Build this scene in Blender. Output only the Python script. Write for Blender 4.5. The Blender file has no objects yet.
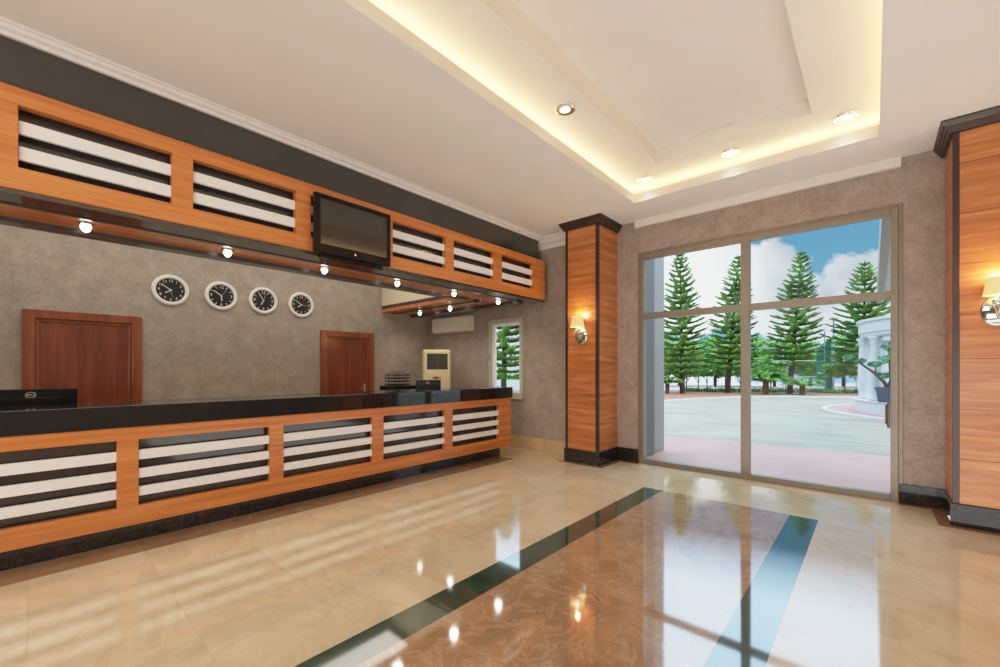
import bpy, bmesh, math, random
from mathutils import Vector, Matrix
random.seed(7)
PI = math.pi
C = bpy.context.scene.collection

# ---------------------------------------------------------------- colour / nodes
def lin(c):
    return tuple(((v/255)/12.92 if v/255 <= .04045 else ((v/255+.055)/1.055)**2.4) for v in c) + (1.0,)

class NT:
    def __init__(s, tree): s.t = tree; s.n = tree.nodes; s.l = tree.links
    def add(s, typ, **kw):
        nd = s.n.new(typ)
        for k, v in kw.items():
            if k.startswith('i_'):
                k2 = k[2:]; key = int(k2) if k2.isdigit() else k2.replace('_', ' ')
                if hasattr(v, 'is_linked') or isinstance(v, bpy.types.NodeSocket): s.l.new(v, nd.inputs[key])
                else: nd.inputs[key].default_value = v
            else: setattr(nd, k, v)
        return nd
    def mixc(s, fac, a, b, mode='MIX'):
        nd = s.n.new('ShaderNodeMix'); nd.data_type = 'RGBA'; nd.blend_type = mode
        for idx, v in ((0, fac), (6, a), (7, b)):
            if isinstance(v, bpy.types.NodeSocket): s.l.new(v, nd.inputs[idx])
            else: nd.inputs[idx].default_value = v
        return nd.outputs[2]
    def ramp(s, fac, stops):
        nd = s.n.new('ShaderNodeValToRGB'); s.l.new(fac, nd.inputs[0])
        e = nd.color_ramp.elements
        while len(e) < len(stops): e.new(.5)
        for q, (p, c) in zip(e, stops): q.position = p; q.color = c
        return nd.outputs[0]
    def math(s, op, a, b=None, c=None, clamp=False):
        nd = s.n.new('ShaderNodeMath'); nd.operation = op; nd.use_clamp = clamp
        for i, v in enumerate((a, b, c)):
            if v is None: continue
            if isinstance(v, bpy.types.NodeSocket): s.l.new(v, nd.inputs[i])
            else: nd.inputs[i].default_value = v
        return nd.outputs[0]

def new_mat(name):
    m = bpy.data.materials.new(name); m.use_nodes = True
    nt = NT(m.node_tree); b = m.node_tree.nodes['Principled BSDF']
    return m, nt, b

def coords(nt, scale=(1, 1, 1), out='Object', rot=(0, 0, 0)):
    tc = nt.add('ShaderNodeTexCoord'); mp = nt.add('ShaderNodeMapping')
    nt.l.new(tc.outputs[out], mp.inputs[0]); mp.inputs['Scale'].default_value = scale; mp.inputs['Rotation'].default_value = rot
    return mp.outputs[0]

def plain(name, rgb, rough=.5, metal=0, spec=.5, var=.06, nscale=20, coat=0, bump=0, sheen=0):
    m, nt, b = new_mat(name)
    v = coords(nt)
    nz = nt.add('ShaderNodeTexNoise', i_Vector=v, i_Scale=nscale, i_Detail=4.0)
    c = lin(rgb); d = tuple(x*(1-var*2) for x in c[:3]) + (1,); e = tuple(min(1, x*(1+var*2)) for x in c[:3]) + (1,)
    nt.l.new(nt.ramp(nz.outputs[0], [(.3, d), (.7, e)]), b.inputs['Base Color'])
    b.inputs['Roughness'].default_value = rough; b.inputs['Metallic'].default_value = metal
    b.inputs['Specular IOR Level'].default_value = spec; b.inputs['Coat Weight'].default_value = coat
    b.inputs['Coat Roughness'].default_value = .08
    if bump:
        bp = nt.add('ShaderNodeBump', i_Height=nz.outputs[0], i_Strength=bump, i_Distance=.01); nt.l.new(bp.outputs[0], b.inputs['Normal'])
    return m

def emis(name, rgb, strength, base=(200, 200, 200)):
    m, nt, b = new_mat(name)
    b.inputs['Base Color'].default_value = lin(base); b.inputs['Emission Color'].default_value = lin(rgb); b.inputs['Emission Strength'].default_value = strength
    return m

def wood(name, dark, mid, light, scale, rough=.35, coat=.25, cy=1.0):
    """scale: noise frequency per axis; small along the grain"""
    m, nt, b = new_mat(name)
    v = coords(nt, scale)
    n1 = nt.add('ShaderNodeTexNoise', i_Vector=v, i_Scale=1.0, i_Detail=6.0, i_Roughness=.6, i_Distortion=.6)
    v2 = coords(nt, tuple(q*5 for q in scale))
    n2 = nt.add('ShaderNodeTexNoise', i_Vector=v2, i_Scale=1.0, i_Detail=3.0)
    f = nt.math('ADD', nt.math('MULTIPLY', n1.outputs[0], .75), nt.math('MULTIPLY', n2.outputs[0], .25))
    col = nt.ramp(f, [(.32, lin(dark)), (.5, lin(mid)), (.66, lin(light))])
    nt.l.new(col, b.inputs['Base Color'])
    b.inputs['Roughness'].default_value = rough; b.inputs['Coat Weight'].default_value = coat; b.inputs['Coat Roughness'].default_value = .15
    return m

def marble(name, a, bcol, vein, vs=2.2, vamt=.5, tile=(.6, .6), rough=.07, seam=.35, ior=1.6, spec=.5, off=(0, 0, 0), blot=1.3):
    m, nt, b = new_mat(name)
    v = coords(nt)
    mp = nt.add('ShaderNodeMapping', i_Vector=v); mp.inputs['Location'].default_value = off
    v = mp.outputs[0]
    br = nt.add('ShaderNodeTexBrick', i_Vector=v, i_Scale=1.0, i_Mortar_Size=.0022, i_Mortar_Smooth=.2, i_Bias=0.0, i_Brick_Width=tile[0], i_Row_Height=tile[1])
    br.offset = 0.0; br.squash = 1.0
    br.inputs['Color1'].default_value = (0, 0, 0, 1); br.inputs['Color2'].default_value = (1, 1, 1, 1)
    # shift the pattern per tile so slabs differ
    sh = nt.add('ShaderNodeVectorMath', operation='SCALE'); nt.l.new(br.outputs['Color'], sh.inputs[0]); sh.inputs['Scale'].default_value = 7.0
    va = nt.add('ShaderNodeVectorMath', operation='ADD'); nt.l.new(v, va.inputs[0]); nt.l.new(sh.outputs[0], va.inputs[1])
    n1 = nt.add('ShaderNodeTexNoise', i_Vector=va.outputs[0], i_Scale=blot, i_Detail=8.0, i_Roughness=.62, i_Distortion=.8)
    base = nt.ramp(n1.outputs[0], [(.3, lin(a)), (.7, lin(bcol))])
    n2 = nt.add('ShaderNodeTexNoise', i_Vector=va.outputs[0], i_Scale=vs, i_Detail=9.0, i_Roughness=.6, i_Distortion=1.6)
    d = nt.math('ABSOLUTE', nt.math('SUBTRACT', n2.outputs[0], .5))
    vf = nt.math('MULTIPLY', nt.math('SUBTRACT', 1.0, nt.math('MULTIPLY', d, 26.0), clamp=True), vamt)
    col = nt.mixc(vf, base, lin(vein))
    dk = tuple(x*.62 for x in lin(a)[:3]) + (1,)
    col = nt.mixc(nt.math('MULTIPLY', br.outputs['Fac'], seam), col, dk)
    nt.l.new(col, b.inputs['Base Color'])
    rn = nt.add('ShaderNodeTexNoise', i_Vector=v, i_Scale=.8, i_Detail=3.0)
    nt.l.new(nt.math('MULTIPLY_ADD', rn.outputs[0], rough*.8, rough*.6), b.inputs['Roughness'])
    b.inputs['IOR'].default_value = ior; b.inputs['Specular IOR Level'].default_value = spec
    return m

def wallpaper(name, a, b2, seams='Y', rough=.75):
    m, nt, b = new_mat(name)
    v = coords(nt)
    n1 = nt.add('ShaderNodeTexNoise', i_Vector=v, i_Scale=5.0, i_Detail=8.0, i_Roughness=.68, i_Distortion=.5)
    n2 = nt.add('ShaderNodeTexNoise', i_Vector=v, i_Scale=42.0, i_Detail=6.0, i_Roughness=.6)
    f = nt.math('ADD', nt.math('MULTIPLY', n1.outputs[0], .55), nt.math('MULTIPLY', n2.outputs[0], .45))
    col = nt.ramp(f, [(.33, lin(a)), (.67, lin(b2))])
    sp = nt.add('ShaderNodeSeparateXYZ'); nt.l.new(v, sp.inputs[0])
    fr = nt.math('FRACT', nt.math('DIVIDE', sp.outputs[0 if seams == 'X' else 1], .53))
    ln = nt.math('LESS_THAN', fr, .006)
    col = nt.mixc(nt.math('MULTIPLY', ln, .25), col, lin(tuple(x*.6 for x in a)))
    nt.l.new(col, b.inputs['Base Color']); b.inputs['Roughness'].default_value = rough
    bp = nt.add('ShaderNodeBump', i_Height=f, i_Strength=.15, i_Distance=.004); nt.l.new(bp.outputs[0], b.inputs['Normal'])
    return m

def glass(name, tint=(245, 252, 252), refl=.06):
    m = bpy.data.materials.new(name); m.use_nodes = True; nt = NT(m.node_tree)
    for n in list(nt.n): nt.n.remove(n)
    out = nt.add('ShaderNodeOutputMaterial'); tr = nt.add('ShaderNodeBsdfTransparent'); gl = nt.add('ShaderNodeBsdfGlossy')
    tr.inputs[0].default_value = lin(tint); gl.inputs['Roughness'].default_value = .0
    fr = nt.add('ShaderNodeFresnel'); fr.inputs[0].default_value = 1.15
    mx = nt.add('ShaderNodeMixShader'); nt.l.new(fr.outputs[0], mx.inputs[0]); nt.l.new(tr.outputs[0], mx.inputs[1]); nt.l.new(gl.outputs[0], mx.inputs[2])
    nt.l.new(mx.outputs[0], out.inputs[0])
    return m

M = {}
M['wall_y'] = wallpaper('taupe_wallpaper_side', (130, 119, 104), (174, 161, 144), 'Y')
M['wall_x'] = wallpaper('taupe_wallpaper_far', (130, 114, 102), (172, 156, 142), 'X')
M['ceiling'] = plain('ceiling_plaster', (226, 217, 206), .85, var=.01, nscale=3)
M['plaster_white'] = plain('white_plaster_moulding', (222, 214, 206), .6, var=.02)
M['cream_plaster'] = plain('cream_plaster', (214, 196, 165), .7, var=.03)
M['woodY'] = wood('orange_wood_long', (170, 92, 38), (196, 116, 54), (212, 138, 76), (7, .7, 22))
M['woodX'] = wood('orange_wood_cross', (146, 78, 36), (178, 104, 52), (202, 134, 76), (.9, .9, 16), coat=.15)
M['woodFloor'] = wood('red_soffit_wood', (160, 84, 44), (188, 108, 62), (206, 130, 82), (9, .6, 9), rough=.25, coat=.3)
M['door'] = wood('mahogany', (92, 38, 20), (116, 50, 26), (134, 64, 34), (12, 12, .7), coat=.3)
M['door_frame'] = wood('mahogany_frame', (104, 48, 24), (128, 62, 32), (146, 76, 42), (12, 12, .9), coat=.3)
M['black_trim'] = plain('dark_brown_trim', (48, 32, 28), .35, var=.05)
M['black_band'] = plain('charcoal_gloss_band', (58, 56, 54), .22, var=.05, nscale=2, coat=.3)
M['handle'] = plain('dark_wood_handle', (96, 70, 50), .4)
M['granite'] = marble('black_granite', (18, 18, 20), (28, 28, 30), (56, 54, 54), vs=9, vamt=.12, tile=(.62, 3), rough=.05, seam=.6, ior=1.55, blot=9)
M['granite_plinth'] = marble('black_granite_plinth', (22, 21, 22), (38, 35, 34), (90, 84, 78), vs=7, vamt=.12, tile=(.62, .62), rough=.05, seam=.6, ior=1.55, blot=9)
M['dark_gloss'] = plain('dark_gloss_panel', (52, 48, 47), .06, var=.05, nscale=2, coat=.6)
M['slat'] = plain('white_slat_paint', (240, 233, 228), .4, var=0)
M['cream_marble'] = marble('cream_marble', (196, 172, 138), (216, 196, 166), (182, 152, 114), vs=1.6, vamt=.3, tile=(.9, .6), rough=.06, ior=2.2)
M['brown_marble'] = marble('brown_emperador_marble', (142, 108, 78), (180, 144, 110), (208, 184, 152), vs=3.6, vamt=.32, tile=(.9, .9), rough=.06, ior=2.7, off=(.1, .3, 0), blot=2.2)
M['green_marble'] = marble('dark_green_marble', (30, 50, 40), (50, 72, 58), (98, 118, 98), vs=3.2, vamt=.25, tile=(2.0, .62), rough=.05, ior=2.5, off=(.2, 0, 0), blot=3)
M['edge_marble'] = marble('reddish_brown_marble', (128, 94, 68), (150, 114, 84), (176, 144, 114), vs=2, vamt=.2, tile=(.6, .6), rough=.06, ior=1.7)
M['beige_base'] = marble('beige_marble_skirting', (188, 156, 112), (204, 172, 128), (170, 134, 92), vs=3, vamt=.2, tile=(.6, 1), rough=.12)
M['bronze'] = plain('bronze_aluminium', (128, 116, 100), .4, metal=.25, var=.03)
M['window_paint'] = plain('pale_green_window_paint', (178, 178, 156), .45, var=.03)
M['glass'] = glass('clear_glass')
M['chrome'] = plain('chrome', (215, 215, 215), .1, metal=1, var=.02)
M['black_plastic'] = plain('black_plastic', (9, 9, 10), .35, var=.05, spec=.25)
M['tv_screen'] = plain('tv_screen_glass', (42, 36, 30), .07, var=.02, coat=.5)
M['white_plastic'] = plain('ivory_plastic', (222, 212, 190), .35, var=.02)
M['ivory_plastic'] = plain('aged_ivory_plastic', (224, 208, 160), .4, var=.02)
M['grille'] = plain('dark_grille', (52, 50, 44), .5, var=.05)
M['grille_slat'] = plain('grille_louvre', (92, 88, 76), .45, var=.05)
M['red_print'] = plain('red_print', (170, 50, 30), .4)
M['yellow_print'] = plain('yellow_print', (225, 170, 40), .4)
M['clock_rim'] = plain('white_clock_rim', (226, 218, 206), .35, var=.02)
M['clock_face'] = plain('black_clock_face', (24, 22, 20), .4, var=.03)
M['clock_white'] = plain('white_numerals', (214, 206, 192), .5, var=.01)
M['led'] = emis('warm_led_strip', (255, 208, 132), 52)
M['downlight'] = emis('downlight_lens', (255, 236, 205), 14)
M['spot'] = emis('halogen_crystal', (240, 255, 244), 9)
M['crystal'] = plain('crystal_glass', (210, 222, 218), .05, metal=.6, var=.1)
M['mirror'] = plain('mirror_backplate', (200, 215, 205), .04, metal=1, var=.02)
M['sconce_metal'] = plain('silver_leaf_metal', (196, 180, 160), .25, metal=.9)
# lamp shade: pleated pale fabric glowing from within
m, nt, b = new_mat('glowing_lamp_shade'); M['shade'] = m
v = coords(nt); sp = nt.add('ShaderNodeSeparateXYZ'); nt.l.new(v, sp.inputs[0])
b.inputs['Base Color'].default_value = lin((240, 205, 150)); b.inputs['Emission Color'].default_value = lin((255, 190, 105))
nt.l.new(nt.ramp(sp.outputs[2], [(0.0, (.95,)*3+(1,)), (.16, (.7,)*3+(1,))]), b.inputs['Emission Strength'])
b.inputs['Emission Strength'].default_value = 1.5
# exterior
M['porch'] = marble('pink_porch_tiles', (176, 120, 106), (190, 138, 124), (196, 150, 138), vs=3, vamt=.2, tile=(.4, .2), rough=.35, seam=.35, ior=1.45)
m, nt, b = new_mat('grey_green_driveway'); M['drive'] = m
v = coords(nt, (.5, 1, 1)); n1 = nt.add('ShaderNodeTexNoise', i_Vector=v, i_Scale=.9, i_Detail=8.0, i_Distortion=1.5)
nt.l.new(nt.ramp(n1.outputs[0], [(.3, lin((124, 112, 92))), (.5, lin((142, 130, 110))), (.7, lin((156, 142, 120)))]), b.inputs['Base Color']); b.inputs['Roughness'].default_value = .8
M['pink_paving'] = plain('red_pink_pavers', (186, 122, 122), .8, var=.15, nscale=8)
M['pale_ground'] = plain('pale_pink_paving', (180, 158, 148), .8, var=.05, nscale=1)
M['mulch'] = plain('red_brown_soil', (146, 92, 66), .95, var=.35, nscale=9)
M['white_stone'] = plain('white_painted_stone', (188, 188, 188), .55, var=.03)
M['curb'] = plain('white_kerb', (196, 194, 186), .7, var=.05)
M['grey_ext'] = plain('grey_exterior_render', (98, 92, 86), .6, var=.04)
M['grey_ext2'] = plain('pale_grey_exterior_render', (140, 134, 126), .55, var=.04)
M['trunk'] = plain('bark', (84, 68, 56), .9, var=.25, nscale=30)
M['cycad_trunk'] = plain('cycad_bark', (104, 66, 50), .95, var=.35, nscale=25)
M['lawn'] = plain('lawn_green', (96, 138, 74), .95, var=.3, nscale=6)
M['mesh_green'] = plain('green_wind_screen', (34, 92, 78), .8, var=.08)
M['pole'] = plain('galvanised_steel', (150, 158, 158), .5, metal=.3)
M['pot'] = plain('dark_blue_pot', (58, 66, 84), .4, var=.05)
M['far_wall'] = plain('pale_blue_cladding', (150, 176, 196), .6, var=.08, nscale=1)
M['roof_ext'] = plain('roof_concrete', (150, 150, 150), .9)
def leafmat(name, a, b2, ns=3):
    m, nt, b = new_mat(name); v = coords(nt)
    n1 = nt.add('ShaderNodeTexNoise', i_Vector=v, i_Scale=float(ns), i_Detail=4.0)
    nt.l.new(nt.ramp(n1.outputs[0], [(.35, lin(a)), (.65, lin(b2))]), b.inputs['Base Color']); b.inputs['Roughness'].default_value = .6
    b.inputs['Specular IOR Level'].default_value = .25
    return m
M['pine'] = leafmat('pine_needles', (58, 94, 40), (122, 152, 66), 1.2)
M['leaf'] = leafmat('broad_leaves', (58, 100, 42), (120, 154, 70), .8)
M['leaf_light'] = leafmat('young_leaves', (82, 140, 62), (146, 190, 96), 2)
M['cycad'] = leafmat('cycad_fronds', (62, 112, 44), (124, 162, 66), 3)
M['bonsai'] = leafmat('bonsai_foliage', (62, 104, 74), (112, 150, 104), 5)

# ---------------------------------------------------------------- mesh helpers
def B(): return bmesh.new()
def box(bm, x0, x1, y0, y1, z0, z1, mi=0, mat=None):
    vs = [bm.verts.new((x, y, z)) for x in (x0, x1) for y in (y0, y1) for z in (z0, z1)]
    if mat is not None:
        for v in vs: v.co = mat @ v.co
    for f in ((0, 1, 3, 2), (4, 6, 7, 5), (0, 4, 5, 1), (2, 3, 7, 6), (0, 2, 6, 4), (1, 5, 7, 3)):
        fc = bm.faces.new([vs[i] for i in f]); fc.material_index = mi
    return bm
def tube(bm, pts, rads, n=8, cap=True):
    pts = [Vector(p) for p in pts]
    if not hasattr(rads, '__len__'): rads = [rads]*len(pts)
    rings = []; ref = None
    for i, p in enumerate(pts):
        d = (pts[min(i+1, len(pts)-1)] - pts[max(i-1, 0)])
        if d.length < 1e-9: d = Vector((0, 0, 1))
        d.normalize()
        if ref is None: ref = Vector((0, 0, 1)) if abs(d.z) < .9 else Vector((1, 0, 0))
        u = d.cross(ref)
        if u.length < 1e-4: ref = Vector((1, 0, 0)) if abs(d.x) < .9 else Vector((0, 1, 0)); u = d.cross(ref)
        u.normalize(); w = d.cross(u); ref = w.cross(d)*-1 if False else ref
        rings.append([bm.verts.new(p + (u*math.cos(2*PI*k/n) + w*math.sin(2*PI*k/n))*rads[i]) for k in range(n)])
    for a, b_ in zip(rings, rings[1:]):
        for k in range(n): bm.faces.new((a[k], a[(k+1) % n], b_[(k+1) % n], b_[k]))
    if cap:
        bm.faces.new(rings[0][::-1]); bm.faces.new(rings[-1])
    return bm
def lathe(bm, prof, n=24, mat=None, cap=True):
    rings = []
    for r, z in prof:
        ring = []
        for k in range(n):
            co = Vector((r*math.cos(2*PI*k/n), r*math.sin(2*PI*k/n), z))
            ring.append(bm.verts.new(mat @ co if mat is not None else co))
        rings.append(ring)
    for a, b_ in zip(rings, rings[1:]):
        for k in range(n): bm.faces.new((a[k], a[(k+1) % n], b_[(k+1) % n], b_[k]))
    if cap:
        bm.faces.new(rings[0][::-1]); bm.faces.new(rings[-1])
    return bm
def smooth(bm):
    for f in bm.faces: f.smooth = True
    return bm
def tag(o, label=None, cat=None, group=None, kind=None):
    if label: o['label'] = label
    if cat: o['category'] = cat
    if group: o['group'] = group
    if kind: o['kind'] = kind
    return o
def obj(name, bm, mats, parent=None, bevel=0, world=True, label=None, auto=False):
    """bm holds world coordinates (world=True) or coordinates local to the parent."""
    bmesh.ops.recalc_face_normals(bm, faces=bm.faces)
    me = bpy.data.meshes.new(name)
    if parent is not None and world: bm.transform(Matrix.Translation(-root_loc(parent)))
    bm.to_mesh(me); bm.free()
    for m_ in (mats if isinstance(mats, (list, tuple)) else [mats]): me.materials.append(m_)
    o = bpy.data.objects.new(name, me); C.objects.link(o)
    if parent is not None: o.parent = parent
    if bevel:
        md = o.modifiers.new('bevel', 'BEVEL'); md.width = bevel; md.segments = 2; md.limit_method = 'ANGLE'
    if label: o['label'] = label
    return o
def root_loc(o):
    v = Vector((0, 0, 0))
    while o is not None: v += o.location; o = o.parent
    return v
def thing(name, label, cat, loc=(0, 0, 0), rz=0, group=None, kind=None):
    o = bpy.data.objects.new(name, None); C.objects.link(o); o.location = loc; o.rotation_euler.z = rz; o.empty_display_size = .1
    return tag(o, label, cat, group, kind)
def struct(name, bm, m, parent=None, **k):
    o = obj(name, bm, m, parent, **k)
    if parent is None: o['kind'] = 'structure'
    return o
def dup(o, loc, label, rz=None, sc=None):
    r = o.copy(); C.objects.link(r); r.location = loc; r['label'] = label
    if rz is not None: r.rotation_euler.z = rz
    if sc is not None: r.scale = sc
    def rec(src, dst):
        for ch in [c for c in bpy.data.objects if c.parent == src]:
            c = ch.copy(); C.objects.link(c); c.parent = dst; rec(ch, c)
    rec(o, r)
    return r
def text_into(bm, s, size, mat, ext=.001):
    cu = bpy.data.curves.new('t', 'FONT'); cu.body = s; cu.size = size; cu.align_x = 'CENTER'; cu.align_y = 'CENTER'; cu.extrude = ext
    to = bpy.data.objects.new('t', cu); me = bpy.data.meshes.new_from_object(to)
    me.transform(mat); bm.from_mesh(me)
    bpy.data.objects.remove(to); bpy.data.curves.remove(cu); bpy.data.meshes.remove(me)

# ================================================================ THE ROOM
CZ = 3.63               # ceiling height
XL, XR, YN, YA, YF = -7.21, 4.6, -4.6, 5.85, 6.11
# floor laid out of marble fields
bm = B()
def quad(x0, x1, y0, y1, mi, z=0):
    f = bm.faces.new([bm.verts.new(c) for c in ((x0, y0, z), (x1, y0, z), (x1, y1, z), (x0, y1, z))]); f.material_index = mi
quad(XL, -4.51, YN, YA, 0); quad(-4.51, -4.20, YN, 5.08, 3); quad(-4.51, -4.20, 5.08, YA, 0)
quad(-4.20, -2.04, YN, YF, 0)
quad(-2.04, -1.82, YN, 4.88, 2); quad(-1.82, -.60, YN, 4.88, 1); quad(-.60, -.38, YN, 4.88, 2)
quad(-2.04, -.38, 4.88, YF+.2, 0); quad(-.38, XR, YN, YF+.2, 0)
floor = obj('floor', bm, [M['cream_marble'], M['brown_marble'], M['green_marble'], M['edge_marble']]); floor['kind'] = 'structure'
bm = B(); box(bm, XL-.2, XR+.2, YN-.2, YF+.19, -.25, -.012); struct('trim_1', bm, M['roof_ext'])   # slab under the marble
# reddish border tiles round the pillar feet and the far wall
bm = B()
for r in ((-3.63, -2.88, 5.40, 5.477), (-2.957, -2.88, 5.477, 6.01), (-2.957, -2.62, 6.01, 6.084), (.19, .44, 6.01, 6.084), (.44, .517, 5.507, 6.084), (.44, 2.0, 5.43, 5.507)):
    box(bm, r[0], r[1], r[2], r[3], -.008, .0006)
struct('trim_2', bm, M['edge_marble'])
# walls
bm = B(); box(bm, XL-.2, XL, YN, YA+.2, 0, CZ+.6); struct('wall_left', bm, M['wall_y'])
bm = B()                                                       # wall with the narrow window
wx0, wx1, wz0, wz1 = -5.48, -4.66, .90, 2.33
box(bm, XL, wx0, YA, YA+.2, 0, CZ+.6); box(bm, wx1, -3.531, YA, YA+.2, 0, CZ+.6)
box(bm, wx0, wx1, YA, YA+.2, 0, wz0); box(bm, wx0, wx1, YA, YA+.2, wz1, CZ+.6)
struct('wall_far_left', bm, M['wall_x'])
bm = B()                                                       # wall with the big sliding window
gx0, gx1, gz1 = -2.60, .20, 3.11
box(bm, -3.75, gx0, YF, YF+.2, 0, CZ+.6); box(bm, gx1, XR, YF, YF+.2, 0, CZ+.6); box(bm, gx0, gx1, YF, YF+.2, gz1, CZ+.6)
struct('wall_far', bm, M['wall_x'])
bm = B(); box(bm, XR, XR+.2, YN, YF+.2, 0, CZ+.6); struct('wall_right', bm, M['wall_y'])
bm = B(); box(bm, XL-.2, XR+.2, YN-.2, YN, 0, CZ+.6); struct('wall_near', bm, M['wall_x'])
# ceiling with stepped recess
rx0, rx1, ry0, ry1 = -2.39, .045, -1.6, 5.40
sz = 3.74                                                      # top of the slab lip
bm = B()
box(bm, XL, rx0, YN, YF, CZ, sz); box(bm, rx1, XR, YN, YF, CZ, sz)
box(bm, rx0, rx1, YN, ry0, CZ, sz); box(bm, rx0, rx1, ry1, YF, CZ, sz)
struct('ceiling', bm, M['ceiling'])
RZ, g = 3.85, .26                                              # lit ring above the lip
ix0, ix1, iy0, iy1, iz = -1.94, -.44, -1.1, 5.0, 4.06
bm = B()
ex0, ex1, ey0, ey1 = rx0-g, rx1+g, ry0-g, ry1+g
box(bm, ex0, ix0, ey0, ey1, RZ, iz); box(bm, ix1, ex1, ey0, ey1, RZ, iz)
box(bm, ix0, ix1, ey0, iy0, RZ, iz); box(bm, ix0, ix1, iy1, ey1, RZ, iz)
box(bm, ex0-.03, ex0, ey0, ey1, sz, iz); box(bm, ex1, ex1+.03, ey0, ey1, sz, iz)
box(bm, ex0, ex1, ey0-.03, ey0, sz, iz); box(bm, ex0, ex1, ey1, ey1+.03, sz, iz)
box(bm, ex0, ex1, ey0, ey1, iz, iz+.06)
# small plaster bead at the top of the inner step
for a in ((ix0, ix1, iy1-.03, iy1), ):
    box(bm, a[0], a[1], a[2], a[3], iz-.04, iz)
struct('ceiling_recess', bm, M['ceiling'])
bm = B(); box(bm, XL-.2, XR+.2, YN-.2, YF+.2, CZ+.6, CZ+.8); struct('trim_3', bm, M['roof_ext'])
# hidden LED strips lying on the lip
ls = thing('led_strip_light', 'warm yellow strip light hidden behind the lip of the stepped ceiling recess', 'light', (0, 0, 0))
d0 = .10
for a in ((rx0-d0-.02, rx0-d0, ry0-d0, ry1+d0), (rx1+d0, rx1+d0+.02, ry0-d0, ry1+d0), (rx0-d0, rx1+d0, ry1+d0, ry1+d0+.02), (rx0-d0, rx1+d0, ry0-d0-.02, ry0-d0)):
    bm = B(); box(bm, a[0], a[1], a[2], a[3], sz+.001, sz+.012); obj('strip', bm, M['led'], ls)
# plaster blind box over the window
bm = B(); box(bm, -2.68, .22, YF-.05, YF-.001, 3.53, CZ-.001); struct('trim_4', bm, M['ceiling'])
# cornice along black band and along the far-left wall
def cornice(bm, axis, a0, a1, p, sgn, zt, h, d):
    prof = [(0, 0), (0, h), (d, h), (d, h*.82), (d*.8, h*.72), (d*.72, h*.45), (d*.4, h*.3), (d*.32, 0)]
    rows = []
    for t in (a0, a1):
        rows.append([bm.verts.new(((p+sgn*q, t, zt-h+z) if axis == 'Y' else (t, p+sgn*q, zt-h+z))) for q, z in prof])
    n = len(prof)
    for i in range(n): bm.faces.new((rows[0][i], rows[0][(i+1) % n], rows[1][(i+1) % n], rows[1][i]))
    bm.faces.new(rows[0]); bm.faces.new(rows[1][::-1])
bm = B(); cornice(bm, 'Y', YN, 5.70, -4.199, 1, CZ-.001, .075, .085); struct('trim_5', bm, M['plaster_white'])
bm = B(); cornice(bm, 'X', XL, -3.53, YA-.001, -1, CZ-.001, .20, .12); struct('trim_6', bm, M['plaster_white'])
# skirting
bm = B(); box(bm, XL, -3.53, YA-.02, YA-.001, .001, .22); struct('baseboard_far_left', bm, M['beige_base'], bevel=.003)
bm = B(); box(bm, XL+.001, XL+.02, YN, -.05, .001, .2); box(bm, XL+.001, XL+.02, 1.01, 3.38, .001, .2); box(bm, XL+.001, XL+.02, 4.45, YA-.02, .001, .2)
struct('baseboard_left', bm, M['beige_base'])
bm = B(); box(bm, -2.975, -2.635, YF-.025, YF-.001, .001, .2); box(bm, .205, .54, YF-.025, YF-.001, .001, .2)
struct('baseboard_far', bm, M['granite_plinth'], bevel=.003)

# ---------------------------------------------------------------- pillars
def pillar(x0, x1, y0, y1, trims, label, seam=.45):
    t = thing('wood_clad_pillar', label, 'pillar', (x0, y0, 0), kind='thing')
    bm = B(); box(bm, x0+.012, x1-.012, y0+.012, y1, .2, CZ-.10); obj('core', bm, M['black_trim'], t)
    bm = B(); z = .2
    zs = [.2, .60, 1.045, 1.495, 1.89, 2.34, 2.79, 3.24, CZ-.10]
    for za, zb in zip(zs, zs[1:]):
        box(bm, x0, x1, y0, y1, za+.002, zb-.002)
    obj('wood_cladding', bm, M['woodX'], t, bevel=.001)
    for (a, b_) in trims:
        bm = B()
        xx = x0 if a == 0 else x1
        yy = y0
        if a == 0: box(bm, x0-.006, x0+.038, y0-.006, y0+.02, .2, CZ-.10)
        else: box(bm, x1-.042, x1+.006, y0-.006, y0+.035, .2, CZ-.10)
        obj('corner_trim', bm, M['black_trim'], t, bevel=.002)
    bm = B(); box(bm, x0-.022, x1+.022, y0-.022, y1, .001, .2); obj('plinth', bm, M['granite_plinth'], t, bevel=.004)
    bm = B()
    prof = [(.006, CZ-.112), (.03, CZ-.108), (.035, CZ-.084), (.05, CZ-.076), (.055, CZ-.052), (.070, CZ-.042), (.078, CZ-.018), (.084, CZ-.012), (.084, CZ-.001)]
    rings = [[bm.verts.new(c) for c in ((x0-d, y0-d, z), (x1+d, y0-d, z), (x1+d, y1, z), (x0-d, y1, z))] for d, z in prof]
    for a, b_ in zip(rings, rings[1:]):
        for k in range(4): bm.faces.new((a[k], a[(k+1) % 4], b_[(k+1) % 4], b_[k]))
    bm.faces.new(rings[0]); bm.faces.new(rings[-1])
    obj('crown_moulding', bm, M['black_trim'], t)
    return t
pillar(-3.53, -2.98, 5.50, YF-.001, [(0, 0), (1, 0)], 'slim orange wood pillar with black crown between the reception desk and the window')
pillar(.54, 1.79, 5.53, YF-.001, [(0, 0), (1, 0)], 'wide orange wood pillar cut off at the right edge of the picture')

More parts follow.
